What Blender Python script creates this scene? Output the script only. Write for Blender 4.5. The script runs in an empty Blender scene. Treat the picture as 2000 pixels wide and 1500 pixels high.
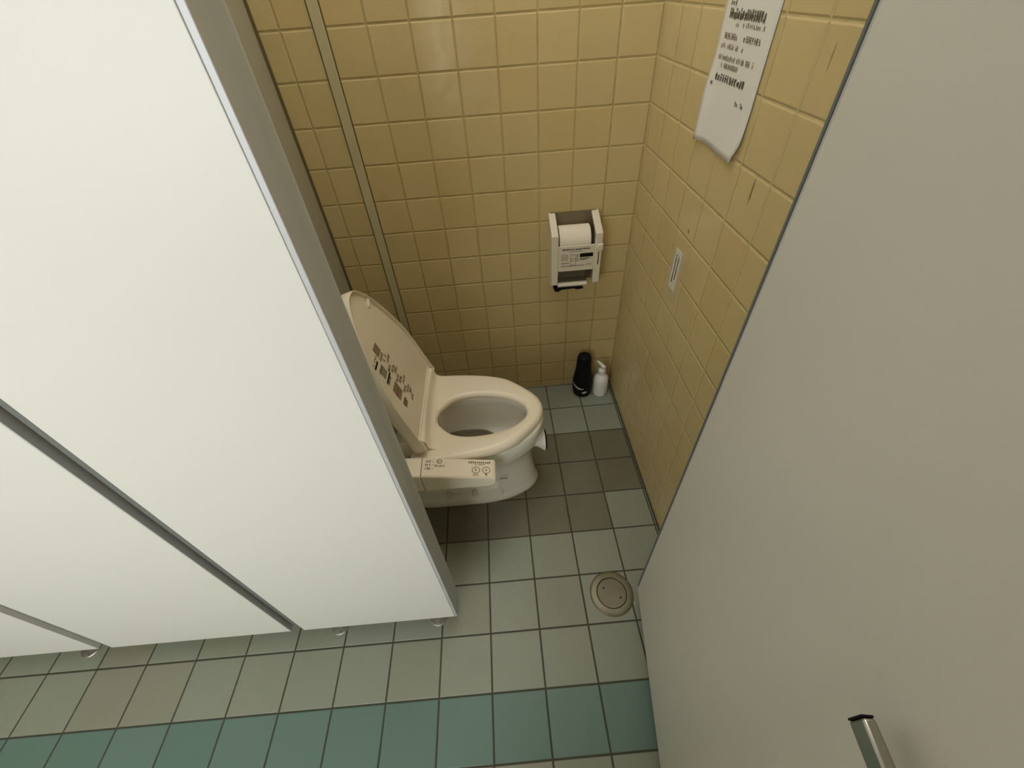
import bpy, bmesh, math, random
from mathutils import Vector, Matrix

S = bpy.context.scene
COL = S.collection
PI = math.pi
rng = random.Random(7)

# ------------------------------------------------------------------ camera
cam_d = bpy.data.cameras.new('camera')
cam = bpy.data.objects.new('camera', cam_d)
COL.objects.link(cam)
cam_d.sensor_fit = 'HORIZONTAL'
cam_d.sensor_width = 36.0
cam_d.lens = 36.0 * 815.99 / 2000.0
cam_d.clip_start = 0.02
RIGHT = (0.9963007, -0.0662044, -0.0547892)
DOWN = (-0.0854203, -0.6932499, -0.7156172)
FWD = (0.0093944, 0.7176501, -0.6963405)
CAMP = (-0.49456, -1.44917, 1.43543)
cam.matrix_world = Matrix(((RIGHT[0], -DOWN[0], -FWD[0], CAMP[0]),
                           (RIGHT[1], -DOWN[1], -FWD[1], CAMP[1]),
                           (RIGHT[2], -DOWN[2], -FWD[2], CAMP[2]),
                           (0, 0, 0, 1)))
S.camera = cam

# ------------------------------------------------------------------ world, exposure
w = bpy.data.worlds.new('world')
S.world = w
w.use_nodes = True
w.node_tree.nodes['Background'].inputs[0].default_value = (0.55, 0.65, 0.8, 1)
w.node_tree.nodes['Background'].inputs[1].default_value = 0.3
S.view_settings.view_transform = 'Standard'
S.view_settings.look = 'None'
S.view_settings.exposure = 0.0
S.view_settings.gamma = 1.0
S.view_settings.use_curve_mapping = False

WINDOW_STRENGTH = 4.8
LAMP_STRENGTH = 4.6

# ------------------------------------------------------------------ room numbers
TF = 0.15                       # floor tile pitch
FX0 = -0.0121                   # a floor grout line in x
FY0 = -0.15595                  # a floor grout line in y
TWX, TWZ, WZ0 = 0.11175, 0.11136, 0.0326
RWP, RWO = 0.1142, -0.018       # right wall vertical joints
X_LEFT, Y_FRONT, Z_CEIL = -4.2, -2.95, 2.45
YF = -1.0145                    # face of the partition fronts
PZ = 0.05                       # gap under the partitions
PTOP = 2.0

# ------------------------------------------------------------------ node helpers
def new_mat(name):
    m = bpy.data.materials.new(name)
    m.use_nodes = True
    nt = m.node_tree
    return m, nt, nt.nodes['Principled BSDF']

def link(nt, a, b):
    nt.links.new(a, b)

def mth(nt, op, a, b=None, c=None, clamp=False):
    n = nt.nodes.new('ShaderNodeMath')
    n.operation = op
    n.use_clamp = clamp
    for i, v in enumerate((a, b, c)):
        if v is None:
            continue
        if isinstance(v, (int, float)):
            n.inputs[i].default_value = v
        else:
            nt.links.new(v, n.inputs[i])
    return n.outputs[0]

def smooth(nt, x, e0, e1, o0=0.0, o1=1.0):
    n = nt.nodes.new('ShaderNodeMapRange')
    n.interpolation_type = 'SMOOTHSTEP'
    n.inputs['From Min'].default_value = e0
    n.inputs['From Max'].default_value = e1
    n.inputs['To Min'].default_value = o0
    n.inputs['To Max'].default_value = o1
    nt.links.new(x, n.inputs['Value'])
    return n.outputs['Result']

def mixc(nt, f, a, b):
    n = nt.nodes.new('ShaderNodeMix')
    n.data_type = 'RGBA'
    for s, v in ((n.inputs[0], f), (n.inputs[6], a), (n.inputs[7], b)):
        if isinstance(v, (int, float)):
            s.default_value = v
        elif isinstance(v, tuple):
            s.default_value = (v[0], v[1], v[2], 1)
        else:
            nt.links.new(v, s)
    return n.outputs[2]

def noise(nt, vec, scale, detail=2.0, rough=0.5):
    n = nt.nodes.new('ShaderNodeTexNoise')
    n.inputs['Scale'].default_value = scale
    n.inputs['Detail'].default_value = detail
    n.inputs['Roughness'].default_value = rough
    nt.links.new(vec, n.inputs['Vector'])
    return n.outputs['Fac']

def white2(nt, a, b, k=0.0):
    c = nt.nodes.new('ShaderNodeCombineXYZ')
    nt.links.new(a, c.inputs[0])
    nt.links.new(b, c.inputs[1])
    c.inputs[2].default_value = k
    n = nt.nodes.new('ShaderNodeTexWhiteNoise')
    n.noise_dimensions = '3D'
    nt.links.new(c.outputs[0], n.inputs['Vector'])
    return n.outputs['Value']

def plain(name, col, rough=0.5, metal=0.0, spec=0.5, bump=0.0, bscale=200.0, var=0.0, coat=0.0):
    m, nt, p = new_mat(name)
    p.inputs['Base Color'].default_value = (*col, 1)
    p.inputs['Roughness'].default_value = rough
    p.inputs['Metallic'].default_value = metal
    p.inputs['Specular IOR Level'].default_value = spec
    if coat:
        p.inputs['Coat Weight'].default_value = coat
        p.inputs['Coat Roughness'].default_value = 0.1
    tc = nt.nodes.new('ShaderNodeTexCoord')
    if var:
        f = noise(nt, tc.outputs['Object'], 9.0, 4.0, 0.6)
        d = tuple(c * (1 - var) for c in col)
        link(nt, mixc(nt, f, d, tuple(min(1, c * (1 + var * 0.4)) for c in col)), p.inputs['Base Color'])
    if bump:
        b = nt.nodes.new('ShaderNodeBump')
        b.inputs['Strength'].default_value = bump
        b.inputs['Distance'].default_value = 0.001
        link(nt, noise(nt, tc.outputs['Object'], bscale, 2.0), b.inputs['Height'])
        link(nt, b.outputs[0], p.inputs['Normal'])
    return m

def tile_mat(name, au, av, pu, pv, ou, ov, groutw, cols, grout, rough, pillow=0.004, kind='wall'):
    """square ceramic tiles laid on object coordinates au, av (0=x 1=y 2=z)"""
    m, nt, p = new_mat(name)
    tc = nt.nodes.new('ShaderNodeTexCoord')
    P = tc.outputs['Object']
    sx = nt.nodes.new('ShaderNodeSeparateXYZ')
    link(nt, P, sx.inputs[0])
    U, V = sx.outputs[au], sx.outputs[av]
    wob = noise(nt, P, 14.0, 2.0)
    wobble = mth(nt, 'MULTIPLY', mth(nt, 'SUBTRACT', wob, 0.5), 0.0035)
    def axis(X, pitch, off):
        t = mth(nt, 'DIVIDE', mth(nt, 'SUBTRACT', X, off), pitch)
        cell = mth(nt, 'FLOOR', t)
        fr = mth(nt, 'FRACT', t)
        d = mth(nt, 'SUBTRACT', 0.5, mth(nt, 'ABSOLUTE', mth(nt, 'SUBTRACT', fr, 0.5)))
        return cell, mth(nt, 'MULTIPLY', d, pitch)
    cu, du = axis(U, pu, ou)
    cv, dv = axis(V, pv, ov)
    d0 = mth(nt, 'MINIMUM', du, dv)
    d = mth(nt, 'ADD', d0, wobble) if kind == 'wall' else d0
    mask = smooth(nt, d, groutw * 0.5, groutw * 0.5 + 0.0012)          # 1 on the tile
    hgt = smooth(nt, d0, groutw * 0.4, groutw * 0.4 + pillow)
    r1 = white2(nt, cu, cv, 1.3)
    r2 = white2(nt, cu, cv, 7.7)
    base = mixc(nt, r1, cols[0], cols[1])
    base = mixc(nt, smooth(nt, r2, 0.55, 0.95), base, cols[2])
    mott = noise(nt, P, 60.0, 4.0, 0.65)
    base = mixc(nt, smooth(nt, mott, 0.35, 0.75, 0.0, 0.10), base, tuple(c * 0.7 for c in cols[0]))
    big = noise(nt, P, 5.0, 3.0, 0.6)
    base = mixc(nt, smooth(nt, big, 0.5, 0.8, 0.0, 0.25), base, tuple(c * 0.75 for c in cols[2]))
    if kind == 'floor':
        a = mth(nt, 'GREATER_THAN', V, FY0 - 8 * TF)
        b = mth(nt, 'LESS_THAN', V, FY0 - 7 * TF)
        teal = mth(nt, 'MULTIPLY', a, b)
        tcol = mixc(nt, r1, (0.118, 0.198, 0.166), (0.138, 0.218, 0.185))
        base = mixc(nt, teal, base, tcol)
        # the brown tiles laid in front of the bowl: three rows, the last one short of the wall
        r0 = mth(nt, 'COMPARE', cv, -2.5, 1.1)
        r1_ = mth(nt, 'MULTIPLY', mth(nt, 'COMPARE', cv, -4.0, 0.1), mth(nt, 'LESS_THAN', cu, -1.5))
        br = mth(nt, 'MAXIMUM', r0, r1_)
        base = mixc(nt, mth(nt, 'MULTIPLY', br, smooth(nt, big, 0.2, 0.7, 0.9, 0.7)), base, (0.128, 0.108, 0.066))  # deeper than the tiles' own brown: cubicle shade put into the colour
        edge = mth(nt, 'LESS_THAN', U, -0.0075)
        mask = mth(nt, 'MULTIPLY', mask, edge)
    if kind == 'right':
        pass
    if kind in ('wall', 'right') and au == 1:
        # rusty run and a spot left on the tiles of the right wall
        def blot(u0, v0, su, sv, k):
            x = mth(nt, 'DIVIDE', mth(nt, 'SUBTRACT', U, u0), su)
            y = mth(nt, 'DIVIDE', mth(nt, 'SUBTRACT', V, v0), sv)
            r = mth(nt, 'SQRT', mth(nt, 'ADD', mth(nt, 'MULTIPLY', x, x), mth(nt, 'MULTIPLY', y, y)))
            r = mth(nt, 'ADD', r, mth(nt, 'MULTIPLY', mth(nt, 'SUBTRACT', noise(nt, P, 180.0, 3.0), 0.5), 1.2))
            return smooth(nt, r, 0.6, 1.1, k, 0.0)
        for args in ((-0.6525, 1.117, 0.0035, 0.026, 0.8), (-0.4395, 0.9445, 0.006, 0.006, 0.7),
                     (-0.736, 1.33, 0.002, 0.02, 0.5)):
            base = mixc(nt, blot(*args), base, (0.16, 0.075, 0.03))
    gcol = mixc(nt, noise(nt, P, 40.0, 3.0), tuple(c * 0.7 for c in grout), tuple(c * 1.25 for c in grout))
    link(nt, mixc(nt, mask, gcol, base), p.inputs['Base Color'])
    rr = smooth(nt, mott, 0.3, 0.8, rough, rough + 0.12)
    link(nt, mixc(nt, mask, (0.8, 0.8, 0.8), rr), p.inputs['Roughness'])
    p.inputs['Specular IOR Level'].default_value = 0.5
    b1 = nt.nodes.new('ShaderNodeBump')
    b1.inputs['Strength'].default_value = 0.9
    b1.inputs['Distance'].default_value = 0.0016
    link(nt, hgt, b1.inputs['Height'])
    b2 = nt.nodes.new('ShaderNodeBump')
    b2.inputs['Strength'].default_value = 0.5
    b2.inputs['Distance'].default_value = 0.004
    tilt = mth(nt, 'ADD', noise(nt, P, 11.0, 2.0), mth(nt, 'MULTIPLY', noise(nt, P, 300.0, 2.0), 0.012))
    link(nt, tilt, b2.inputs['Height'])
    link(nt, b1.outputs[0], b2.inputs['Normal'])
    link(nt, b2.outputs[0], p.inputs['Normal'])
    return m

def emit(name, col, strength):
    m, nt, p = new_mat(name)
    p.inputs['Base Color'].default_value = (0.8, 0.8, 0.8, 1)
    p.inputs['Emission Color'].default_value = (*col, 1)
    p.inputs['Emission Strength'].default_value = strength
    return m

# ------------------------------------------------------------------ materials
WALLC = ((0.635, 0.50, 0.245), (0.60, 0.478, 0.235), (0.612, 0.472, 0.22))
WGROUT = (0.45, 0.345, 0.145)
RGROUT = (0.60, 0.48, 0.235)
M = {}
M['wall_back'] = tile_mat('glazed cream tile back', 0, 2, TWX, TWZ, 0.0, WZ0, 0.0022, WALLC, WGROUT, 0.16)
M['wall_right'] = tile_mat('glazed cream tile right', 1, 2, RWP, TWZ, RWO, WZ0, 0.0022, WALLC, RGROUT, 0.16)
FLOORC = ((0.262, 0.285, 0.225), (0.288, 0.308, 0.246), (0.265, 0.27, 0.203))
M['floor'] = tile_mat('grey green floor tile', 0, 1, TF, TF, FX0, FY0, 0.0029, FLOORC, (0.055, 0.05, 0.032), 0.42, 0.003, 'floor')
M['ceiling'] = plain('ceiling board', (0.78, 0.77, 0.72), 0.9, bump=0.3, bscale=120)
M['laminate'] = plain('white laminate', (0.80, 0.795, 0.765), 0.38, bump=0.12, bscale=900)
M['door'] = plain('shaded white laminate', (0.70, 0.69, 0.635), 0.38, bump=0.12, bscale=900)  # panel white, greyed to stand in for dimmer light on the open leaf
M['alu'] = plain('satin aluminium', (0.62, 0.64, 0.66), 0.38, 0.85)
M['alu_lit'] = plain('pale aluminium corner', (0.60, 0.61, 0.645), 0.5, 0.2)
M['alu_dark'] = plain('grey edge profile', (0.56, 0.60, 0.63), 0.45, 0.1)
M['gasket'] = plain('grey rubber gasket', (0.17, 0.18, 0.17), 0.6)
M['steel'] = plain('polished steel', (0.42, 0.41, 0.37), 0.42, 0.9)
M['lever'] = plain('brushed steel lever', (0.42, 0.40, 0.35), 0.3, 1.0)
M['black'] = plain('black plastic', (0.004, 0.004, 0.007), 0.6, spec=0.2)
M['ceramic'] = plain('white glazed ceramic', (0.92, 0.885, 0.81), 0.12, coat=0.4)
M['seat'] = plain('ivory seat plastic', (0.90, 0.82, 0.66), 0.33)
M['lid'] = plain('ivory lid plastic', (0.82, 0.75, 0.60), 0.36)
M['panel'] = plain('cream control film', (0.90, 0.81, 0.65), 0.4)
M['print'] = plain('dark printing ink', (0.035, 0.028, 0.018), 0.7)
M['print_grey'] = plain('grey printing ink', (0.16, 0.135, 0.09), 0.7)
M['print_brown'] = plain('brown faded printing', (0.26, 0.185, 0.11), 0.6)
M['print_green'] = plain('green grey printing', (0.24, 0.27, 0.19), 0.6)
M['paper'] = plain('white paper', (0.78, 0.755, 0.69), 0.8, bump=0.1, bscale=60)
M['film'] = plain('white sticker', (0.72, 0.68, 0.58), 0.4)
M['tape'] = plain('dull clear tape', (0.56, 0.46, 0.27), 0.3)
M['plastic'] = plain('off white dispenser plastic', (0.74, 0.68, 0.55), 0.35)
M['plastic_shade'] = plain('grey white plastic', (0.56, 0.5, 0.38), 0.45)
M['recess'] = plain('smoked brown plastic', (0.20, 0.155, 0.09), 0.35)
M['tissue'] = plain('toilet paper', (0.80, 0.735, 0.62), 0.95, bump=0.2, bscale=400)
M['cardboard'] = plain('cardboard core', (0.3, 0.2, 0.1), 0.9)
M['bottle'] = plain('white bottle plastic', (0.82, 0.80, 0.76), 0.3)
M['drain'] = plain('worn brass', (0.225, 0.21, 0.135), 0.38, 0.4, var=0.35, bump=0.4, bscale=120)
M['drain_plug'] = plain('worn grey brass', (0.225, 0.20, 0.13), 0.45, 0.3, var=0.4, bump=0.5, bscale=90)
M['dark'] = plain('dark hole', (0.01, 0.009, 0.006), 0.8)
M['strip'] = plain('joint strip', (0.56, 0.50, 0.30), 0.4, bump=0.3, bscale=60, var=0.15)
M['caulk'] = plain('brown grey grout line', (0.15, 0.115, 0.045), 0.9)
M['side'] = plain('grey laminate', (0.40, 0.385, 0.30), 0.4)
M['window'] = emit('frosted daylight pane', (0.96, 1.0, 0.99), WINDOW_STRENGTH)
M['lamp'] = emit('lamp diffuser', (1.0, 0.98, 0.93), LAMP_STRENGTH)
mw, nt, p = new_mat('bowl water')
p.inputs['Base Color'].default_value = (0.15, 0.125, 0.075, 1)
p.inputs['Roughness'].default_value = 0.04
p.inputs['Alpha'].default_value = 1.0
M['water'] = mw
ms, nt, p = new_mat('lower bay shade')  # dark see-through tone, painted shade for the lower roll bay
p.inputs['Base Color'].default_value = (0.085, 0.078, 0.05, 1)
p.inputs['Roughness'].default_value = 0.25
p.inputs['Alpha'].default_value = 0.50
M['bay_shade'] = ms

# ------------------------------------------------------------------ mesh helpers
def box(bm, x0, x1, y0, y1, z0, z1):
    vs = [bm.verts.new((x, y, z)) for z in (z0, z1) for y in (y0, y1) for x in (x0, x1)]
    for f in ((0, 2, 3, 1), (4, 5, 7, 6), (0, 1, 5, 4), (2, 6, 7, 3), (0, 4, 6, 2), (1, 3, 7, 5)):
        bm.faces.new([vs[i] for i in f])
    return vs

def prism(bm, pts, off):
    """closed polygon pts (3D) pushed along off"""
    o = Vector(off)
    a = [bm.verts.new(p) for p in pts]
    b = [bm.verts.new(Vector(p) + o) for p in pts]
    bm.faces.new(a)
    bm.faces.new(list(reversed(b)))
    n = len(pts)
    for i in range(n):
        j = (i + 1) % n
        bm.faces.new((a[j], a[i], b[i], b[j]))

def loft(bm, rings, cap0=True, cap1=True):
    vr = [[bm.verts.new(p) for p in r] for r in rings]
    n = len(rings[0])
    for a, b in zip(vr, vr[1:]):
        for i in range(n):
            j = (i + 1) % n
            bm.faces.new((a[i], a[j], b[j], b[i]))
    if cap0:
        bm.faces.new(list(reversed(vr[0])))
    if cap1:
        bm.faces.new(vr[-1])
    return vr

def lathe(bm, prof, c=(0, 0, 0), n=48, axis='z', cap0=True, cap1=True):
    rings = []
    for r, h in prof:
        ring = []
        for i in range(n):
            a = 2 * PI * i / n
            u, v = r * math.cos(a), r * math.sin(a)
            if axis == 'z':
                q = (c[0] + u, c[1] + v, c[2] + h)
            elif axis == 'x':
                q = (c[0] + h, c[1] + u, c[2] + v)
            else:
                q = (c[0] + v, c[1] + h, c[2] + u)
            ring.append(q)
        rings.append(ring)
    loft(bm, rings, cap0, cap1)

def quad(bm, a, b, c, d):
    bm.faces.new([bm.verts.new(q) for q in (a, b, c, d)])

def obj(name, bm, mat, parent=None, base=None, bevel=0.0, seg=2, sharp=35):
    if base is None and parent is not None:
        base = parent.get('_b', None)
        base = Vector(base) if base is not None else None
    if base is not None:
        bmesh.ops.translate(bm, verts=bm.verts, vec=-Vector(base))
    bmesh.ops.recalc_face_normals(bm, faces=bm.faces)
    me = bpy.data.meshes.new(name)
    bm.to_mesh(me)
    bm.free()
    for q in me.polygons:
        q.use_smooth = True
    me.set_sharp_from_angle(angle=math.radians(sharp))
    me.materials.append(M[mat] if isinstance(mat, str) else mat)
    o = bpy.data.objects.new(name, me)
    COL.objects.link(o)
    if parent is not None:
        o.parent = parent
        if '_b' in parent:
            o['_b'] = list(parent['_b'])
    elif base is not None:
        o.location = base
    if bevel:
        md = o.modifiers.new('bevel', 'BEVEL')
        md.width = bevel
        md.segments = seg
        md.limit_method = 'ANGLE'
        md.angle_limit = math.radians(40)
        md.harden_normals = False
    return o

def tag(o, label, cat, group=None):
    o['label'] = label
    o['category'] = cat
    if group:
        o['group'] = group
    return o

def thing(name, label, cat, base, group=None, rotz=0.0):
    o = bpy.data.objects.new(name, None)
    COL.objects.link(o)
    o.empty_display_size = 0.05
    o.location = base
    o.rotation_euler = (0, 0, rotz)
    o['_b'] = list(base)
    return tag(o, label, cat, group)

def struct(name, bm, mat, **k):
    o = obj(name, bm, mat, **k)
    o['kind'] = 'structure'
    return o

def B():
    return bmesh.new()

def copy_tree(o, parent=None):
    c = o.copy()
    COL.objects.link(c)
    if parent is not None:
        c.parent = parent
    for ch in list(o.children):
        copy_tree(ch, c)
    return c

def glyphs(bm, o, u, v, n, length, height, count, seed, fill=0.85, heavy=0.16):
    """a line of unreadable little characters: strokes in the plane u,v starting at o"""
    r = random.Random(seed)
    o, u, v, n = Vector(o), Vector(u).normalized(), Vector(v).normalized(), Vector(n).normalized()
    o = o + n * 0.0005
    cw = length / count
    def bar(x0, x1, y0, y1):
        quad(bm, o + u * x0 + v * y0, o + u * x1 + v * y0, o + u * x1 + v * y1, o + u * x0 + v * y1)
    for i in range(count):
        if r.random() > fill:
            continue
        x = i * cw
        w_ = cw * 0.82
        t = height * heavy
        for k in range(r.choice((2, 3, 3))):
            y = height * (0.08 + 0.36 * k) + r.uniform(-0.05, 0.05) * height
            a, b = sorted((r.uniform(0, 0.4), r.uniform(0.6, 1)))
            bar(x + w_ * a, x + w_ * b, y, y + t)
        for k in range(r.choice((1, 2, 2))):
            xx = x + w_ * r.uniform(0.05, 0.85)
            a, b = sorted((r.uniform(0, 0.35), r.uniform(0.6, 1)))
            bar(xx, xx + t, height * a, height * b)

# ------------------------------------------------------------------ room shell
bm = B(); box(bm, X_LEFT - 0.1, 0.1, Y_FRONT - 0.1, 0.1, -0.1, 0.0)
struct('floor', bm, 'floor')
bm = B(); box(bm, X_LEFT - 0.1, 0.1, Y_FRONT - 0.1, 0.1, Z_CEIL, Z_CEIL + 0.1)
struct('ceiling', bm, 'ceiling')
bm = B(); box(bm, X_LEFT - 0.1, 0.0, 0.0, 0.1, 0.0, Z_CEIL)
struct('wall_back', bm, 'wall_back')
bm = B(); box(bm, 0.0, 0.1, Y_FRONT - 0.1, 0.1, 0.0, Z_CEIL)
struct('wall_right', bm, 'wall_right')
bm = B(); box(bm, X_LEFT - 0.1, X_LEFT, Y_FRONT - 0.1, 0.0, 0.0, Z_CEIL)
struct('wall_left', bm, 'wall_right')
# front wall with a window opening, behind the viewer
WX0, WX1, WZA, WZB = -2.55, -0.72, 0.75, 2.25
bm = B()
box(bm, X_LEFT, WX0, Y_FRONT - 0.1, Y_FRONT, 0, Z_CEIL)
box(bm, WX1, -0.0, Y_FRONT - 0.1, Y_FRONT - 0.001, 0, Z_CEIL)
box(bm, WX0, WX1, Y_FRONT - 0.1, Y_FRONT, 0, WZA)
box(bm, WX0, WX1, Y_FRONT - 0.1, Y_FRONT, WZB, Z_CEIL)
struct('wall_front', bm, 'wall_back')
bm = B()
for x0, x1, z0, z1 in ((WX0, WX0 + 0.04, WZA, WZB), (WX1 - 0.04, WX1, WZA, WZB), (WX0 + 0.04, WX1 - 0.04, WZA, WZA + 0.04),
                       (WX0 + 0.04, WX1 - 0.04, WZB - 0.04, WZB), (-1.655, -1.615, WZA + 0.04, WZB - 0.04)):
    box(bm, x0, x1, Y_FRONT - 0.07, Y_FRONT - 0.02, z0, z1)
win = struct('window_1', bm, 'alu')
bm = B(); box(bm, WX0 + 0.04, -1.655, Y_FRONT - 0.055, Y_FRONT - 0.045, WZA + 0.04, WZB - 0.04)
obj('pane', bm, 'window', win)
bm = B(); box(bm, -1.615, WX1 - 0.04, Y_FRONT - 0.055, Y_FRONT - 0.045, WZA + 0.04, WZB - 0.04)
obj('pane', bm, 'window', win)
# unseen block just behind the viewer, added to shade the floor and open door
bm = B(); box(bm, -0.71, 0.0, Y_FRONT, -1.74, 0, Z_CEIL)
struct('shade_block', bm, 'wall_back')
# upright joint strip on the back wall
bm = B(); box(bm, -0.917, -0.8885, -0.006, 0.0, 0.0, Z_CEIL)
struct('trim_1', bm, 'strip', bevel=0.002)

bm = B(); box(bm, -0.9205, -0.885, -0.0009, -0.0001, 0.0, Z_CEIL)
o = obj('caulk', bm, 'caulk', bpy.data.objects['trim_1'])
# square ceiling lamp above the cubicle
lamp = thing('ceiling_light', 'square white ceiling light above the toilet cubicle', 'light', (-0.53, -0.5, Z_CEIL))
bm = B(); box(bm, -1.0, -0.06, -0.72, -0.06, Z_CEIL - 0.04, Z_CEIL)
obj('lamp_body', bm, 'laminate', lamp, bevel=0.006)
bm = B(); box(bm, -0.98, -0.08, -0.70, -0.08, Z_CEIL - 0.06, Z_CEIL - 0.0405)
obj('diffuser', bm, 'lamp', lamp, bevel=0.008)

# ------------------------------------------------------------------ partitions
def foot(parent, x, y=-0.9945):
    bm = B()
    lathe(bm, [(0.0285, 0.0), (0.0285, 0.0022), (0.0265, 0.0042), (0.016, 0.0052), (0.0125, 0.0060), (0.0075, 0.0062)], (x, y, 0), 40)
    f = obj('foot', bm, 'steel', parent)
    bm = B()
    lathe(bm, [(0.0068, 0.0064), (0.0068, PZ + 0.0)], (x, y, 0), 20)
    obj('stem', bm, 'steel', f)
    bm = B()
    lathe(bm, [(0.003, 0.0), (0.003, 0.0025), (0.001, 0.0035)], (x + 0.004, y - 0.0195, 0.0046), 12)
    obj('screw', bm, 'gasket', f)

def pilaster(label, x0, x1, feet, right_edge=False, left_stop=False, right_stop=False):
    t = thing('partition_panel', label, 'partition', ((x0 + x1) / 2, -0.9945, 0.0), 'cubicle partition panels')
    bm = B(); box(bm, x0, x1 - (0.008 if right_edge else 0.0), YF, -0.975, PZ, PTOP)
    obj('panel', bm, 'laminate', t, bevel=0.0008)
    if right_edge:
        # pale corner strip, then a dull edge profile with a rounded back
        bm = B(); box(bm, x1 - 0.0076, x1, YF + 0.0003, YF + 0.0085, PZ, PTOP)
        obj('corner_strip', bm, 'alu_lit', t, bevel=0.001)
        pts = [(x1 - 0.0076, YF + 0.0089, PZ), (x1 - 0.0030, YF + 0.0089, PZ), (x1 - 0.0030, -0.978, PZ), (x1 - 0.0015, -0.972, PZ)]
        for k in range(11):
            a = math.radians(-8 + 98 * k / 10)
            pts.append((x1 - 0.014 + 0.016 * math.cos(a), -0.956 + 0.016 * math.sin(a), PZ))
        pts += [(x1 - 0.045, -0.940, PZ), (x1 - 0.045, -0.9745, PZ), (x1 - 0.0076, -0.9745, PZ)]
        bm = B(); prism(bm, pts, (0, 0, PTOP - PZ))
        obj('edge_profile', bm, 'alu_dark', t)
    if right_stop:
        bm = B(); box(bm, x1 + 0.0005, x1 + 0.0325, -1.0025, -0.975, PZ - 0.004, PTOP)
        obj('door_stop', bm, 'gasket', t)
    if left_stop:
        bm = B(); box(bm, x0 - 0.030, x0 - 0.0005, -1.0025, -0.975, PZ - 0.004, PTOP)
        obj('door_stop', bm, 'gasket', t)
    for x in feet:
        foot(t, x)
    return t

pilaster('white partition panel on two steel feet, left of the cubicle opening, with a bare grey right edge', -1.176, -0.7085,
         (-1.085, -0.7745), right_edge=True, left_stop=True)
pilaster('white partition panel at the far left of the photo, beyond the closed door', -2.46, -1.797, (-1.868, -2.40), right_stop=True)

# narrow hinge panel at the right wall, almost hidden behind the open door
t = thing('partition_panel', 'narrow hinge panel against the right wall behind the open door', 'partition', (-0.05, -0.99, 0.0), 'cubicle partition panels')
bm = B(); box(bm, -0.085, -0.001, YF, -0.975, PZ, PTOP)
obj('panel', bm, 'laminate', t)
bm = B(); box(bm, -0.1430, -0.001, -0.9745, -0.9705, PZ, PTOP)
obj('jamb', bm, 'gasket', t)

# side partition between this cubicle and the next
t = thing('side_partition', 'grey side partition behind the toilet, seen edge-on left of the back wall tiles', 'partition', (-1.085, -0.49, 0.0))
bm = B(); box(bm, -1.105, -1.068, -0.974, -0.004, PZ, PTOP)
obj('panel', bm, 'side', t, bevel=0.0008)
bm = B(); box(bm, -1.103, -1.0605, -0.0038, -0.0002, PZ, PTOP)
obj('wall_seal', bm, 'caulk', t)
foot(t, -1.0865, -0.30)

# ------------------------------------------------------------------ cubicle doors (local: hinge corner at the origin, leaf along -x, outside faces -y)
DW, DT = 0.545, 0.0355
def make_door(label):
    t = thing('cubicle_door', label, 'door', (0, 0, 0), 'cubicle doors')
    bm = B(); box(bm, -DW + 0.004, -0.003, -DT, 0, PZ, PTOP)
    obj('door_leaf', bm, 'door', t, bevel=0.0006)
    bm = B(); box(bm, -0.0027, 0, -DT, 0, PZ, PTOP)
    obj('edge_trim', bm, 'alu_lit', t)
    bm = B(); box(bm, -DW, -DW + 0.0037, -DT, 0, PZ, PTOP)
    obj('edge_trim', bm, 'alu', t)
    for s in (1, -1):
        y0 = 0.0 if s > 0 else -DT
        zc = 0.9955
        bm = B()
        lathe(bm, [(0.024, 0.0), (0.024, s * 0.006), (0.020, s * 0.008), (0.0095, s * 0.0085), (0.0095, s * 0.02)], (-0.495, y0, zc), 32, 'y')
        h = obj('lever_handle', bm, 'lever', t)
        # square bar lying along the leaf, with softened edges
        ya, yb = sorted((y0 + s * 0.0205, y0 + s * 0.0305))
        bm = B(); box(bm, -0.508, -0.4395, ya, yb, zc - 0.0105, zc + 0.0115)
        obj('lever_bar', bm, 'lever', h, bevel=0.0022, seg=3)
        bm = B(); box(bm, -0.4393, -0.4375, ya + 0.0002, yb - 0.0002, zc - 0.0103, zc + 0.0103)
        obj('dark_tip', bm, 'black', h, bevel=0.0006)  # black tip stands in for a dark reflection at the bar end
    return t

door = make_door('white cubicle door standing wide open at the right, lever handle near the bottom of the photo')
door2 = copy_tree(door)
door.location = (-0.1472, -0.9829, 0)
door.rotation_euler = (0, 0, math.radians(81.66))
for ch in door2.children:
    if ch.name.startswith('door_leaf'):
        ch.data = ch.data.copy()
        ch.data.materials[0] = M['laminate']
door2['label'] = 'closed white cubicle door at the left, set between two dark vertical gaps'
door2.location = (-1.2145, -0.979, 0)

# ------------------------------------------------------------------ curves for the toilet
def catmull(pts, n):
    """closed Catmull-Rom through pts, n points evenly spaced along it, starting at pts[0]"""
    m = len(pts)
    dense = []
    for i in range(m):
        p0, p1, p2, p3 = (Vector(pts[(i + k - 1) % m]) for k in range(4))
        for k in range(24):
            s = k / 24
            dense.append(0.5 * ((2 * p1) + (p2 - p0) * s + (2 * p0 - 5 * p1 + 4 * p2 - p3) * s * s + (3 * p1 - p0 - 3 * p2 + p3) * s ** 3))
    dense.append(dense[0])
    acc = [0.0]
    for a, b in zip(dense, dense[1:]):
        acc.append(acc[-1] + (b - a).length)
    out, j = [], 0
    for i in range(n):
        L = acc[-1] * i / n
        while acc[j + 1] < L:
            j += 1
        f = (L - acc[j]) / max(1e-9, acc[j + 1] - acc[j])
        out.append(dense[j].lerp(dense[j + 1], f))
    return out

def outline(half, n=96):
    """half: list of (x, halfwidth) from the front tip (0) to the back; mirrored, centred on y=0"""
    far = [(x, h) for x, h in half]
    pts = [Vector((x, h)) for x, h in far]
    back = [Vector((x, -h)) for x, h in reversed(far) if h > 1e-6]
    return catmull(pts + back, n)

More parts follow.
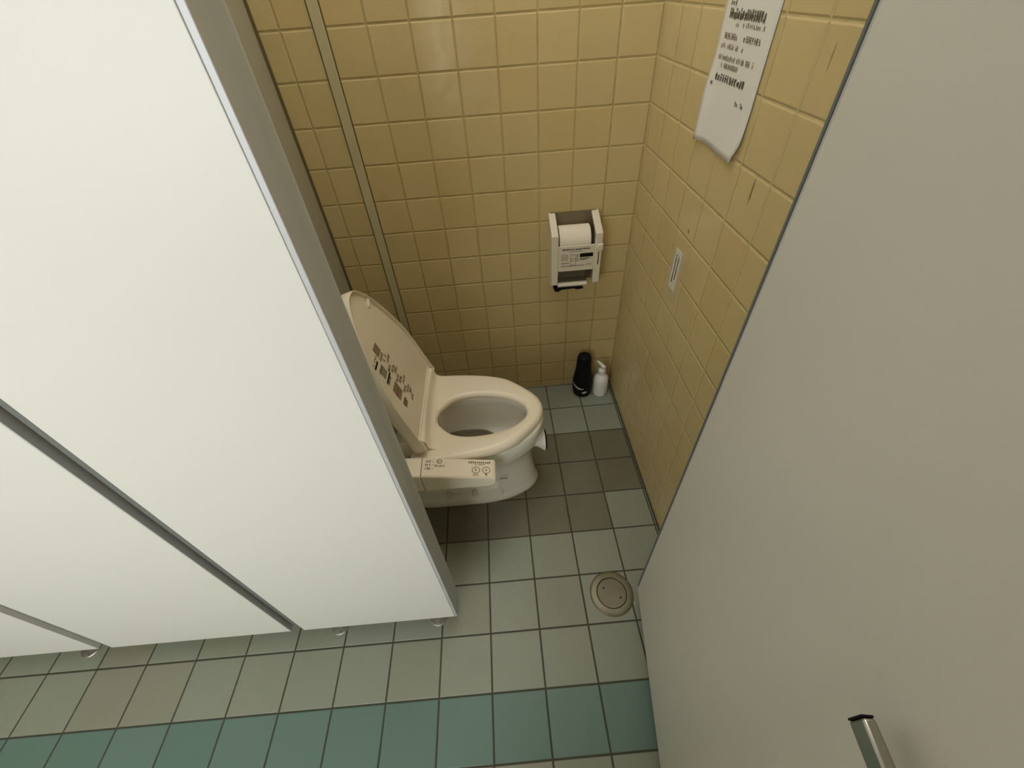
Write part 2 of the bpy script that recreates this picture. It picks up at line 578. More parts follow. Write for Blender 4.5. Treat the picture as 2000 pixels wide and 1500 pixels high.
def ring(out, cy, z, sc=(1, 1), cx=None, dx=0.0):
    return [((cx + (q.x - cx) * sc[0] if cx is not None else q.x) + dx, cy + q.y * sc[1], z) for q in out]

def inset(out, d):
    n = len(out)
    res = []
    for i in range(n):
        tng = (out[(i + 1) % n] - out[i - 1])
        nr = Vector((tng.y, -tng.x)).normalized()
        res.append(out[i] - nr * d)
    return res
# orientation check: tip first, going to +y first => outward normal is (ty,-tx)*-1 ; handled by sign below
def grow(out, d):
    a = inset(out, 0.001)
    ca = sum((q - Vector((-0.6, 0))).length for q in a)
    cb = sum((q - Vector((-0.6, 0))).length for q in out)
    return inset(out, -d if ca < cb else d)

YT = -0.503                      # toilet centre line
LY = -0.487                      # lid centre line
TL = math.radians(16)            # lid lean
toilet = thing('toilet', 'ivory white toilet with raised lid and side control arm in the tiled cubicle', 'toilet', (-0.65, YT, 0.0))
NR = 128

# pedestal and bowl: one loft from the foot to the rim and down inside
def eg(xf, xb, b, mid=0.5, sq=0.0):
    """egg outline from front xf to back xb, half width b; squarer towards the back"""
    L = xf - xb
    prof = [(xf, 0.0), (xf - 0.018 * L / 0.5, b * 0.38), (xf - 0.06 * L / 0.5, b * 0.66), (xf - 0.125 * L / 0.5, b * 0.88),
            (xf - 0.20 * L / 0.5, b * 0.985), (xf - 0.27 * L / 0.5, b), (xf - 0.36 * L / 0.5, b), (xb + 0.055, b * 0.985),
            (xb + 0.015, b * 0.88), (xb, b * 0.6), (xb - 0.001, b * 0.2)]
    return outline(prof, NR)

lev = [(0.000, -0.408, -0.890, 0.108), (0.010, -0.405, -0.893, 0.111), (0.026, -0.410, -0.893, 0.109), (0.032, -0.412, -0.893, 0.108),
       (0.036, -0.413, -0.893, 0.1075), (0.045, -0.415, -0.893, 0.107), (0.08, -0.421, -0.893, 0.106), (0.12, -0.426, -0.893, 0.106),
       (0.16, -0.428, -0.893, 0.107), (0.195, -0.425, -0.893, 0.110), (0.220, -0.419, -0.893, 0.116), (0.245, -0.411, -0.893, 0.127),
       (0.265, -0.405, -0.893, 0.138), (0.285, -0.401, -0.893, 0.148), (0.296, -0.3985, -0.893, 0.153), (0.299, -0.396, -0.893, 0.158), (0.303, -0.390, -0.893, 0.166),
       (0.310, -0.387, -0.893, 0.169), (0.345, -0.3840, -0.893, 0.1715), (0.372, -0.3835, -0.893, 0.172), (0.377, -0.386, -0.892, 0.169)]
def sm(x, a, b):
    t = max(0.0, min(1.0, (x - a) / (b - a)))
    return t * t * (3 - 2 * t)
rings = []
for z, xf, xb, b in lev:
    r = []
    for q in eg(xf, xb, b):
        k = sm(q.x, -0.855, -0.845) * (1 - sm(q.x, -0.560, -0.552))
        k *= sm(z, 0.0315, 0.0365) * (1 - sm(z, 0.20, 0.262))
        y = q.y
        if abs(y) > 0.03:
            y -= math.copysign(0.034 * k, y)
        r.append((q.x, YT + y, z))
    rings.append(r)
def inner(xf, xb, b, z, y0=-0.515):
    return [(q.x, y0 + q.y, z) for q in eg(xf, xb, b)]
rings += [inner(-0.428, -0.752, 0.104, 0.377), inner(-0.432, -0.748, 0.100, 0.373), inner(-0.433, -0.747, 0.099, 0.345),
          inner(-0.430, -0.748, 0.102, 0.338), inner(-0.435, -0.745, 0.100, 0.32), inner(-0.470, -0.740, 0.089, 0.26),
          inner(-0.525, -0.739, 0.084, 0.240), inner(-0.556, -0.737, 0.078, 0.226), inner(-0.585, -0.725, 0.058, 0.165), inner(-0.61, -0.712, 0.036, 0.135)]
bm = B()
loft(bm, rings, True, True)
bowl = obj('bowl', bm, 'ceramic', toilet, sharp=50)
bm = B()
loft(bm, [inner(-0.546, -0.736, 0.078, 0.2310), inner(-0.540, -0.737, 0.080, 0.2345)])
obj('water', bm, 'water', toilet)
# bolt caps in the recess and little dark badge
for x in (-0.752, -0.655):
    bm = B()
    lathe(bm, [(0.011, 0.0), (0.010, 0.012), (0.007, 0.019), (0.002, 0.022)], (x, YT - 0.085, 0.034), 20)
    obj('bolt_cap', bm, 'plastic', toilet)
bm = B()
glyphs(bm, (-0.553, YT - 0.1055, 0.150), (1, 0.03, 0), (0, 0, 1), (0, -1, 0), 0.028, 0.008, 4, 5, 1.0, 0.3)
bg = obj('badge', bm, 'print', toilet)
bg['label'] = 'tiny dark maker mark'
# round white cap stuck on the front of the bowl
bm = B()
lathe(bm, [(0.020, -0.050), (0.021, -0.020), (0.026, -0.008), (0.034, 0.002), (0.037, 0.008), (0.0375, 0.012)], (-0.3925, YT - 0.012, 0.236), 48, 'x')
cap = obj('front_cap', bm, 'bottle', toilet)
cap['label'] = 'round bright white cap on bowl front'
bm = B()
lathe(bm, [(0.0373, 0.0122), (0.0375, 0.016), (0.034, 0.018), (0.015, 0.0185)], (-0.3925, YT - 0.012, 0.236), 48, 'x')
obj('dark_face', bm, 'black', cap)
# low cistern behind the raised lid
bm = B(); box(bm, -1.055, -0.905, YT - 0.18, YT + 0.18, 0.36, 0.66)
obj('cistern', bm, 'ceramic', toilet, bevel=0.018, seg=4)
bm = B(); box(bm, -1.058, -0.902, YT - 0.184, YT + 0.184, 0.6605, 0.685)
obj('cistern_lid', bm, 'ceramic', toilet, bevel=0.008, seg=3)

# seat ring
SEATO = [(-0.3845, 0.0), (-0.3925, 0.036), (-0.409, 0.064), (-0.447, 0.105), (-0.50, 0.148), (-0.565, 0.172), (-0.64, 0.186), (-0.71, 0.193),
         (-0.77, 0.197), (-0.80, 0.196), (-0.812, 0.188), (-0.815, 0.15), (-0.815, 0.06)]
SEATI = [(-0.440, 0.0), (-0.4445, 0.020), (-0.458, 0.039), (-0.50, 0.068), (-0.565, 0.0865), (-0.635, 0.0885), (-0.685, 0.075), (-0.717, 0.047), (-0.7355, 0.018)]
so, si = outline(SEATO, NR), outline(SEATI, NR)
SO, SI = YT, -0.516
def gr(o, cy, d, z):
    return [(q.x, cy + q.y, z) for q in grow(o, d)]
rings = [gr(si, SI, 0.004, 0.384), gr(so, SO, -0.004, 0.381), gr(so, SO, -0.001, 0.383), gr(so, SO, 0.0, 0.389), gr(so, SO, -0.001, 0.398), gr(so, SO, -0.005, 0.405),
         gr(so, SO, -0.011, 0.4095), gr(so, SO, -0.020, 0.4115), gr(si, SI, 0.018, 0.4105), gr(si, SI, 0.009, 0.4085), gr(si, SI, 0.0035, 0.405),
         gr(si, SI, 0.0005, 0.400), gr(si, SI, 0.0, 0.394), gr(si, SI, 0.0012, 0.388), gr(si, SI, 0.004, 0.384)]
bm = B()
vr = loft(bm, rings[:-1], False, False)
n = NR
for i in range(n):
    j = (i + 1) % n
    bm.faces.new((vr[-1][i], vr[-1][j], vr[0][j], vr[0][i]))
obj('seat', bm, 'seat', toilet, sharp=60)

# seat body behind the ring: rises in a hollow curve to the hinge line
prof = [(-0.757, 0.4118), (-0.765, 0.4145), (-0.772, 0.421), (-0.776, 0.431), (-0.778, 0.448), (-0.781, 0.455), (-0.787, 0.4585), (-0.806, 0.4585),
        (-0.835, 0.455), (-0.875, 0.44), (-0.885, 0.42), (-0.885, 0.3815), (-0.757, 0.3815)]
rings = []
for yy, k in ((-0.166, 0.90), (-0.163, 0.97), (-0.157, 1.0), (-0.11, 1.0), (-0.06, 1.0), (0.0, 1.0), (0.06, 1.0), (0.11, 1.0), (0.157, 1.0), (0.163, 0.97), (0.166, 0.90)):
    bow = 0.008 * (1 - (abs(yy) / 0.166) ** 2)
    rings.append([(x - (bow if x > -0.80 else 0) + 0.023, LY + yy, 0.42 + (z - 0.42) * k) for x, z in prof])
bm = B(); loft(bm, rings)
obj('seat_body', bm, 'seat', toilet, sharp=40)

# lid, leaning back: local u across, w along the slope
def lp(v, w_, d):
    """d = distance in front of the rim plane (towards +x)"""
    return (-0.765 - w_ * math.sin(TL) + d * math.cos(TL), LY + v, 0.465 + w_ * math.cos(TL) + d * math.sin(TL))
LID = [(0.424, 0.0), (0.420, 0.026), (0.400, 0.054), (0.366, 0.083), (0.322, 0.109), (0.27, 0.134), (0.20, 0.161), (0.13, 0.1745), (0.06, 0.179),
       (0.010, 0.183), (-0.026, 0.189), (-0.034, 0.187), (-0.036, 0.180), (-0.030, 0.1715), (-0.010, 0.168), (-0.004, 0.160), (-0.004, 0.06)]
lo = outline(LID, NR)
def lgrow(o, d):
    a = inset(o, 0.001)
    c = Vector((0.2, 0))
    s = -1 if sum((q - c).length for q in a) < sum((q - c).length for q in o) else 1
    return inset(o, s * d)
def lr(d_in, dep):
    return [lp(q.y, q.x, dep) for q in lgrow(lo, d_in)]
def open_skirt(d_in, dep, low):
    low = -0.009
    """front rim sinks away along the hinge side so that the skirt is open at the bottom"""
    res = []
    for q in lgrow(lo, d_in):
        k = 1 - sm(q.x, 0.0, 0.006) if abs(q.y) < 0.168 else 0.0
        res.append(lp(q.y, q.x, dep * (1 - k) + low * k))
    return res
bm = B()
loft(bm, [lr(-0.006, -0.040), lr(-0.0015, -0.036), lr(0.0, -0.028), open_skirt(0.0, -0.003, -0.026), open_skirt(-0.0018, 0.0, -0.026),
          open_skirt(-0.005, -0.0008, -0.026), lr(-0.0062, -0.0045), lr(-0.0078, -0.0085)], True, True)
lid = obj('lid', bm, 'lid', toilet, sharp=60)
# moulded nub near the lid tip
LD = -0.0085
bm = B()
c = lp(0.072, 0.352, LD)
lathe(bm, [(0.0065, -0.003), (0.0065, 0.003), (0.004, 0.0055), (0.001, 0.006)], (0, 0, 0), 16)
bmesh.ops.scale(bm, verts=bm.verts, vec=(1, 2.6, 1))
bmesh.ops.rotate(bm, verts=bm.verts, cent=(0, 0, 0), matrix=Matrix.Rotation(math.radians(35), 3, 'Z'))
bmesh.ops.rotate(bm, verts=bm.verts, cent=(0, 0, 0), matrix=Matrix.Rotation(PI / 2 - TL, 3, 'Y'))
bmesh.ops.translate(bm, verts=bm.verts, vec=c)
obj('buffer', bm, 'lid', lid)
# caution sticker on the inside of the lid: black title bars, brown pictures, rows of characters
def lq(bm, v0, v1, w0, w1, d=LD + 0.0006):
    quad(bm, lp(v0, w0, d), lp(v1, w0, d), lp(v1, w1, d), lp(v0, w1, d))
UV, VV = Vector((0, 1, 0)), Vector(lp(0, 1, 0)) - Vector(lp(0, 0, 0))
NV = Vector((math.cos(TL), 0, math.sin(TL)))
for v0, v1, w0, w1 in ((-0.114, -0.080, 0.2515, 0.2585), (-0.110, -0.064, 0.1915, 0.199)):
    bm = B(); lq(bm, v0, v1, w0, w1)
    obj('title_bar', bm, 'black', lid)
for v0, v1, w0, w1, m_ in ((-0.064, -0.030, 0.254, 0.284, 'print_brown'), (-0.110, -0.070, 0.122, 0.166, 'print_brown'),
                           (-0.104, -0.072, 0.206, 0.238, 'print_green'), (-0.108, -0.082, 0.086, 0.108, 'print_brown')):
    bm = B(); lq(bm, v0, v1, w0, w1, LD + 0.0004)
    obj('sticker_picture', bm, m_, lid)
def lid_row(v, w0, length, h, cnt, seed, heavy, d):
    bm = B()
    glyphs(bm, lp(v, w0, LD + d), UV, VV, NV, length, h, cnt, seed, 0.95, heavy)
    obj('printed_line', bm, 'print_brown', lid)
for i in range(13):
    w0 = 0.240 - 0.0148 * i
    lid_row(-0.066 + 0.012 * (i % 3), w0, 0.034 - 0.006 * (i % 2), 0.0115, 4, 40 + i, 0.24, 0.0003)
    if i % 3 == 1:
        lid_row(-0.112, w0 + 0.004, 0.036, 0.010, 5, 140 + i, 0.22, 0.0007)
lid_row(-0.112, 0.262, 0.046, 0.007, 6, 90, 0.26, 0.0003)

# control arm on the near side
bm = B()
y0, y1 = -0.762, -0.694
pts = [(-0.86, y0, 0.357), (-0.585, y0, 0.351), (-0.563, y0, 0.356), (-0.553, y0, 0.366), (-0.552, y0, 0.389), (-0.557, y0, 0.3935), (-0.75, y0, 0.4295), (-0.86, y0, 0.446)]
prism(bm, pts, (0, y1 - y0, 0))
arm = obj('control_arm', bm, 'seat', toilet, bevel=0.006, seg=4)
def ap(x, y, d=0.0006):
    """point on the sloping top of the arm"""
    xs = [(-0.86, 0.446), (-0.75, 0.4295), (-0.557, 0.3935)]
    for (xa, za), (xb, zb) in zip(xs, xs[1:]):
        if x <= xb or xb == -0.557:
            z = za + (zb - za) * (x - xa) / (xb - xa)
            break
    return Vector((x, y, z + d))
bm = B()
for xa, xb in ((-0.7640, -0.75), (-0.75, -0.562)):
    quad(bm, ap(xa, -0.7575), ap(xb, -0.7575), ap(xb, -0.699), ap(xa, -0.699))
obj('control_film', bm, 'panel', arm)
bm = B()
quad(bm, ap(-0.7665, -0.7615, 0.0008), ap(-0.765, -0.7615, 0.0008), ap(-0.765, -0.6945, 0.0008), ap(-0.7665, -0.6945, 0.0008))
quad(bm, (-0.7665, y0 - 0.0004, 0.356), (-0.765, y0 - 0.0004, 0.356), (-0.765, y0 - 0.0004, 0.4275), (-0.7665, y0 - 0.0004, 0.4275))
obj('seam', bm, 'dark', arm)
def disc_ring(bm, c, r0, r1, n=40):
    for i in range(n):
        a, b = 2 * PI * i / n, 2 * PI * (i + 1) / n
        P = [ap(c[0] + r * math.cos(t), c[1] + r * math.sin(t), 0.0011) for r, t in ((r0, a), (r1, a), (r1, b), (r0, b))]
        quad(bm, *P)
for cx_, icon in ((-0.6105, 0), (-0.5805, 1)):
    bm = B()
    disc_ring(bm, (cx_, -0.7355), 0.0100, 0.0118)
    if icon:
        disc_ring(bm, (cx_, -0.7355), 0.0, 0.0026, 16)
    else:
        glyphs(bm, ap(cx_ - 0.004, -0.7400, 0.0011), (1, 0, -0.186), (0, 1, 0), (0, 0, 1), 0.008, 0.009, 1, 3, 1.0)
    bt = obj('button_mark', bm, 'print_grey', arm)
bm = B()
UA = (1, 0, -0.186)
glyphs(bm, ap(-0.632, -0.7125, 0.0009), UA, (0, 1, 0), (0, 0, 1), 0.066, 0.0065, 11, 11, 1.0, 0.26)
glyphs(bm, ap(-0.614, -0.7185, 0.0009), UA, (0, 1, 0), (0, 0, 1), 0.032, 0.0035, 8, 12, 1.0, 0.22)
glyphs(bm, ap(-0.619, -0.7555, 0.0009), UA, (0, 1, 0), (0, 0, 1), 0.017, 0.0065, 3, 13, 1.0, 0.2)
glyphs(bm, ap(-0.585, -0.7545, 0.0009), UA, (0, 1, 0), (0, 0, 1), 0.008, 0.006, 1, 14, 1.0, 0.24)
obj('printed_text', bm, 'print_grey', arm)
bm = B()
for k in range(3):
    glyphs(bm, ap(-0.757, -0.7130 - 0.0125 * k, 0.0009), (1, 0, -0.15), (0, 1, 0), (0, 0, 1), 0.017, 0.009, 3, 20 + k, 1.0, 0.17)
    disc_ring(bm, (-0.735, -0.7085 - 0.0125 * k), 0.0, 0.0015, 10)
obj('printed_icons', bm, 'print_grey', arm)
bm = B()
disc_ring(bm, (-0.716, -0.708), 0.0055, 0.0078, 24)
glyphs(bm, ap(-0.7195, -0.7115, 0.0009), (1, 0, -0.186), (0, 1, 0), (0, 0, 1), 0.007, 0.007, 1, 31, 1.0, 0.2)
glyphs(bm, ap(-0.7305, -0.7275, 0.0009), (1, 0, -0.186), (0, 1, 0), (0, 0, 1), 0.030, 0.0075, 5, 33, 1.0, 0.2)
obj('printed_marks', bm, 'print_grey', arm)

# ------------------------------------------------------------------ toilet paper dispenser on the back wall
DX0, DX1, DD = -0.3055, -0.1315, 0.105
disp = thing('toilet_paper_dispenser', 'off white double roll paper dispenser on the tiled back wall', 'dispenser', (-0.2185, 0.0, 0.56))
sidep = [(0.0, 0.843), (-0.014, 0.846), (-DD, 0.803), (-DD, 0.620), (-0.085, 0.598), (-0.03, 0.577), (0.0, 0.575)]
def cheek(x0, x1):
    bm = B()
    prism(bm, [(x0, y, z) for y, z in sidep], (x1 - x0, 0, 0))
    return bm
obj('cheek', cheek(DX0, DX0 + 0.006), 'plastic', disp, bevel=0.002)
obj('cheek', cheek(DX1 - 0.006, DX1), 'plastic', disp, bevel=0.002)
# front frame: two posts following the cheek profile, joined by the label plate
def post(x0, x1):
    a = [(-0.014, 0.846), (-DD - 0.004, 0.804), (-DD - 0.004, 0.617), (-DD + 0.006, 0.617), (-DD + 0.006, 0.797), (-0.014, 0.8355)]
    bm = B()
    prism(bm, [(x0, y, z) for y, z in a], (x1 - x0, 0, 0))
    return bm
obj('front_post', post(DX0 - 0.0005, DX0 + 0.0235), 'plastic', disp, bevel=0.0025, seg=3)
obj('front_post', post(DX1 - 0.0245, DX1 + 0.0005), 'plastic', disp, bevel=0.0025, seg=3)
ZP0, ZP1 = 0.671, 0.765
bm = B(); box(bm, DX0 + 0.0237, DX1 - 0.0247, -DD - 0.003, -DD + 0.003, ZP0, ZP1)
plate = obj('label_plate', bm, 'plastic', disp, bevel=0.0012)
bm = B(); box(bm, DX0 + 0.0062, DX1 - 0.0062, -0.006, -0.0005, 0.578, 0.842)
obj('back_plate', bm, 'recess', disp)
bm = B(); box(bm, DX1 - 0.018, DX1 + 0.004, -DD - 0.009, -DD + 0.008, 0.744, 0.766)
obj('latch', bm, 'plastic', disp, bevel=0.003, seg=3)
bm = B(); box(bm, DX1 - 0.0115, DX1 - 0.0085, -DD - 0.0050, -DD - 0.0042, 0.690, 0.736)
obj('slot', bm, 'black', disp)
# printing on the plate
yp = -DD - 0.0031
PU, PV, PN = (1, 0, 0), (0, 0, 1), (0, -1, 0)
x0 = DX0 + 0.0237
W_ = (DX1 - 0.0247) - x0
bm = B()
glyphs(bm, (x0 + 0.014, yp, 0.7505), PU, PV, PN, W_ * 0.76, 0.0046, 20, 51, 1.0, 0.4)
glyphs(bm, (x0 + 0.034, yp, 0.7440), PU, PV, PN, W_ * 0.40, 0.0026, 16, 52, 0.97, 0.3)
for k in range(2):
    glyphs(bm, (x0 + 0.010, yp, 0.7005 - 0.011 * k), PU, PV, PN, W_ * (0.22 + 0.45 * k), 0.0040, 8 + 14 * k, 53 + k, 0.92, 0.26)
obj('printed_text', bm, 'print', plate)
bm = B()
quad(bm, *[Vector((x0 + W_ * a, yp - 0.0005, z)) for a, z in ((0.60, 0.7220), (0.965, 0.7225), (0.965, 0.7365), (0.60, 0.7360))])
obj('printed_bar', bm, 'black', plate)
bm = B()
def frame_(x, z, w_, h, t=0.0014):
    for a, b, c_, d in ((x, x + w_, z, z + t), (x, x + w_, z + h - t, z + h), (x, x + t, z, z + h), (x + w_ - t, x + w_, z, z + h)):
        quad(bm, (a, yp - 0.0005, c_), (b, yp - 0.0005, c_), (b, yp - 0.0005, d), (a, yp - 0.0005, d))
frame_(x0 + 0.011, 0.7135, 0.021, 0.021)
frame_(x0 + 0.016, 0.7185, 0.011, 0.010)
frame_(x0 + 0.042, 0.694, 0.020, 0.040)
frame_(x0 + 0.046, 0.708, 0.012, 0.012)
frame_(x0 + 0.064, 0.708, 0.006, 0.025)
obj('printed_diagram', bm, 'print_grey', plate)
bm = B()
quad(bm, *[Vector((x0 + W_ * a, yp - 0.0005, z)) for a, z in ((0.60, 0.7105), (0.76, 0.7105), (0.95, 0.7195), (0.60, 0.7195))])
glyphs(bm, (x0 + W_ * 0.78, yp, 0.6905), PU, PV, PN, 0.020, 0.006, 4, 66, 1.0, 0.25)
obj('printed_patch', bm, 'print_green', plate)
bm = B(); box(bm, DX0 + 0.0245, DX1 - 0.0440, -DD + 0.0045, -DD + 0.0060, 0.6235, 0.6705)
obj('shade_sheet', bm, 'bay_shade', disp)  # thin dark sheet standing in for the shade over the lower roll
# cutter bar and black flap under the lower roll
bm = B()
prism(bm, [(DX0 + 0.0245, y, z) for y, z in ((-DD + 0.01, 0.622), (-DD - 0.002, 0.612), (-DD + 0.004, 0.603), (-0.03, 0.596), (-0.03, 0.606))], (0.108, 0, 0))
obj('cutter_bar', bm, 'plastic', disp, bevel=0.002)
bm = B()
pts = [(DX0 + 0.012, 0.588), (DX0 + 0.018, 0.577), (DX0 + 0.030, 0.575), (DX0 + 0.042, 0.583), (DX0 + 0.088, 0.585), (DX0 + 0.100, 0.580), (DX0 + 0.126, 0.582), (DX0 + 0.114, 0.5955), (DX0 + 0.02, 0.5935)]
prism(bm, [(x, -0.088, z) for x, z in pts], (0, 0.05, 0))
obj('flap', bm, 'black', disp, bevel=0.002)

def roll(label, z, r, x0, x1, y=-0.053):
    t = thing('toilet_paper_roll', label, 'toilet roll', ((x0 + x1) / 2, y, z), 'toilet rolls in the dispenser')
    L = x1 - x0
    bm = B()
    lathe(bm, [(0.019, 0), (r - 0.002, 0), (r, 0.002), (r, L - 0.002), (r - 0.002, L), (0.019, L)], (x0, y, z), 64, 'x', False, False)
    obj('paper', bm, 'tissue', t)
    bm = B()
    lathe(bm, [(0.0185, 0.0005), (0.019, 0.0005), (0.019, L - 0.0005), (0.0185, L - 0.0005)], (x0, y, z), 32, 'x', False, False)
    obj('core', bm, 'cardboard', t)
    return t
roll('full toilet roll in the upper bay of the paper dispenser', 0.7665, 0.0465, DX0 + 0.029, DX1 - 0.036)
roll('partly used toilet roll in the lower bay of the paper dispenser', 0.652, 0.036, DX0 + 0.027, DX1 - 0.046, -0.046)

# ------------------------------------------------------------------ paper notice and small sticker on the right wall
PYL, PYR, PZT, PZB = -0.366, -0.5715, 1.437, 1.139
def sheet(u, v):
    """point on the notice: u from the far edge to the near edge, v from top to bottom"""
    y = PYL + (PYR - PYL) * u
    z = PZT + (PZB - PZT) * v
    x = -0.0012 - 0.0025 * v - 0.0012 * math.sin(PI * u) * v
    lift = sm(0.22 - u, 0.0, 0.22) * sm(v, 0.45, 0.72)
    x -= 0.0065 * lift
    x -= 0.004 * sm(u, 0.6, 1.0) * sm(v, 0.7, 1.0)
    y += 0.018 * sm(v, 0.86, 1.0) * sm(u, 0.55, 1.0)
    z += 0.006 * sm(v, 0.8, 1.0) * math.sin(PI * min(1, u * 1.6)) * (1 - u)
    return Vector((x, y, z))
def notice():
    NU, NV_ = 16, 24
    bm = B()
    grid = [[bm.verts.new(sheet(i / NU, j / NV_)) for i in range(NU + 1)] for j in range(NV_ + 1)]
    for j in range(NV_):
        for i in range(NU):
            bm.faces.new((grid[j][i], grid[j][i + 1], grid[j + 1][i + 1], grid[j + 1][i]))
    t = tag(obj('paper_notice', bm, 'paper', None, (0.0, -0.46, 1.30)), 'white printed notice sheet curling off the tiled right wall', 'notice')
    t['_b'] = [0.0, -0.46, 1.30]
    md = t.modifiers.new('thickness', 'SOLIDIFY')
    md.thickness = 0.0003
    return t
pn = notice()
def line(mat_, y0, y1, zc, h, cnt, seed, fill=0.9, heavy=0.2):
    bm = B()
    v = (PZT - (zc - h / 2)) / (PZT - PZB)
    pieces = 4
    for k in range(pieces):
        ya_, yb_ = y0 + (y1 - y0) * k / pieces, y0 + (y1 - y0) * (k + 1) / pieces
        A = sheet((ya_ - PYL) / (PYR - PYL), v) + Vector((-0.0004, 0, 0))
        Bv = sheet((yb_ - PYL) / (PYR - PYL), v) + Vector((-0.0004, 0, 0))
        glyphs(bm, A, Bv - A, (0, 0, 1), (-1, 0, 0), (Bv - A).length, h, max(1, cnt // pieces), seed + k, fill, heavy)
    obj('printed_line', bm, mat_, pn)
line('print_grey', -0.389, -0.425, 1.3785, 0.009, 4, 100)
line('print_grey', -0.3925, -0.534, 1.3620, 0.0150, 16, 110, 1.0, 0.30)
line('print_grey', -0.397, -0.525, 1.2640, 0.0120, 12, 190, 1.0, 0.28)
line('print_brown', -0.430, -0.541, 1.3485, 0.0080, 16, 120, 0.8, 0.15)
line('print_brown', -0.393, -0.450, 1.3295, 0.0100, 8, 130, 0.95, 0.22)
line('print_brown', -0.475, -0.540, 1.3295, 0.0100, 8, 134, 0.85, 0.2)
line('print_brown', -0.389, -0.490, 1.3145, 0.0090, 16, 140, 0.85, 0.16)
line('print_brown', -0.389, -0.537, 1.2965, 0.0095, 24, 150, 0.9, 0.16)
line('print_brown', -0.408, -0.484, 1.2840, 0.0090, 12, 160, 0.9, 0.18)
line('print_brown', -0.385, -0.392, 1.2520, 0.0070, 4, 161, 0.8, 0.15)
line('print_brown', -0.484, -0.543, 1.2335, 0.0090, 8, 170, 0.65, 0.22)

bm = B(); box(bm, -0.0012, -0.0002, -0.4385, -0.3965, 0.7645, 0.8815)
stk = tag(obj('wall_sticker', bm, 'film', None, (0.0, -0.417, 0.82)), 'small white sticker with two dark vertical lines of print on the right wall', 'sticker')
stk['_b'] = [0.0, -0.417, 0.82]
bm = B(); box(bm, -0.00019, -0.00002, -0.4555, -0.3815, 0.735, 0.878)
obj('clear_tape', bm, 'tape', stk)
for yy, z0_, z1_, sd in ((-0.4115, 0.7825, 0.867, 1), (-0.4265, 0.798, 0.868, 2)):
    bm = B()
    glyphs(bm, (-0.0013, yy - 0.002, z0_), (0, 0, 1), (0, 1, 0), (-1, 0, 0), z1_ - z0_, 0.0042, 14, 300 + sd, 1.0, 0.62)
    obj('printed_text', bm, 'print', stk)

# ------------------------------------------------------------------ brush case and pump bottle in the corner
bx, by = -0.1470, -0.060
brush = thing('toilet_brush_case', 'black toilet brush case standing in the tiled corner', 'toilet brush', (bx, by, 0))
bm = B()
lathe(bm, [(0.037, 0.0), (0.041, 0.004), (0.0445, 0.025), (0.0455, 0.05), (0.0455, 0.075), (0.0435, 0.092)], (bx, by, 0), 48)
pot = obj('pot', bm, 'black', brush)
bm = B()
lathe(bm, [(0.0430, 0.0925), (0.0405, 0.11), (0.0365, 0.135), (0.0335, 0.16), (0.0320, 0.19), (0.0310, 0.212), (0.0275, 0.222), (0.019, 0.227), (0.006, 0.229)], (bx, by, 0), 48)
obj('cover', bm, 'black', brush)
def wrap(bm, a0, a1, zf, hw, r, n=16):
    for k in range(n):
        q = []
        for a, s in ((k, -1), (k + 1, -1), (k + 1, 1), (k, 1)):
            f = a / n
            t = math.radians(a0 + (a1 - a0) * f)
            z = zf(f) + s * hw * math.sin(PI * min(1, max(0, f * 0.92 + 0.06))) ** 0.6
            q.append((bx + r(z) * math.cos(t), by + r(z) * math.sin(t), z))
        quad(bm, *q)
rf = lambda z: 0.0462
bm = B()
wrap(bm, 188, 268, lambda f: 0.078 - 0.020 * math.sin(PI * f * 0.62), 0.0055, rf)
obj('band', bm, 'plastic_shade', pot)
bm = B()
wrap(bm, 258, 288, lambda f: 0.034 + 0.004 * f, 0.0068, rf)
obj('oval_label', bm, 'plastic_shade', pot)

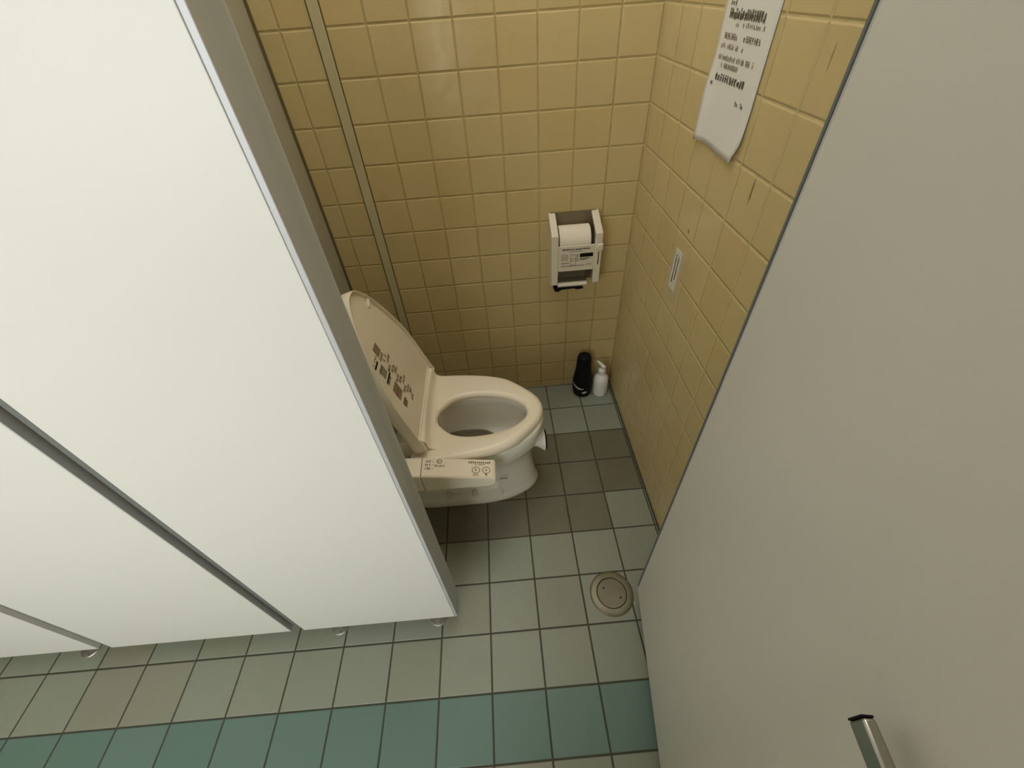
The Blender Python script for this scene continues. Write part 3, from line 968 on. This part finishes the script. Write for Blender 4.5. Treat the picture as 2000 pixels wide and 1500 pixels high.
px, py = -0.0655, -0.076
pump = thing('pump_bottle', 'white pump bottle beside the black brush case in the corner', 'bottle', (px, py, 0))
bm = B()
lathe(bm, [(0.029, 0.0), (0.0325, 0.003), (0.0335, 0.010), (0.0335, 0.085), (0.032, 0.097), (0.026, 0.110), (0.0175, 0.119), (0.0145, 0.122), (0.0145, 0.127)], (px, py, 0), 48)
obj('body', bm, 'bottle', pump)
bm = B()
lathe(bm, [(0.0172, 0.1272), (0.0176, 0.129), (0.0170, 0.147), (0.012, 0.151), (0.0065, 0.152), (0.0055, 0.165)], (px, py, 0), 32)
obj('collar', bm, 'bottle', pump)
bm = B()
ang = math.radians(128)
ux, uy = math.cos(ang), math.sin(ang)
rg = []
for s, r_, z in ((-0.016, 0.004, 0.166), (-0.014, 0.0085, 0.166), (0.0, 0.0095, 0.170), (0.014, 0.0085, 0.174), (0.024, 0.0065, 0.177), (0.032, 0.0045, 0.175), (0.037, 0.003, 0.169)):
    rg.append([(px + ux * s - uy * r_ * math.cos(a) * 0.9, py + uy * s + ux * r_ * math.cos(a) * 0.9, z + r_ * 0.8 * math.sin(a)) for a in [2 * PI * k / 16 for k in range(16)]])
loft(bm, rg)
obj('pump_head', bm, 'bottle', pump)

# ------------------------------------------------------------------ floor cleanout cover
dx, dy = -0.2205, -0.973
dr = thing('floor_drain_cover', 'round worn brass drain cover with two holes in the floor by the door', 'drain cover', (dx, dy, 0))
bm = B()
lathe(bm, [(0.0475, 0.0002), (0.0475, 0.0050), (0.0485, 0.0058), (0.062, 0.0052), (0.0665, 0.0042), (0.0685, 0.0026), (0.069, 0.0002)], (dx, dy, 0), 72, 'z', False, False)
obj('ring', bm, 'drain', dr)
bm = B()
lathe(bm, [(0.0455, 0.0002), (0.0455, 0.0040), (0.0445, 0.0048), (0.02, 0.0052)], (dx, dy, 0), 72)
plug = obj('plug', bm, 'drain_plug', dr)
for hx, hy in ((-0.0225, 0.0165), (0.0245, -0.0165)):
    bm = B()
    lathe(bm, [(0.0032, 0.0052), (0.0032, 0.0056)], (dx + hx, dy + hy, 0), 16)
    obj('hole', bm, 'dark', plug)
bm = B()
lathe(bm, [(0.0472, 0.0002), (0.0472, 0.0012), (0.0458, 0.0012), (0.0458, 0.0002)], (dx, dy, 0), 72, 'z', False, False)
obj('gap', bm, 'dark', dr)

# helper property is not part of the scene
for o in S.objects:
    if '_b' in o:
        del o['_b']
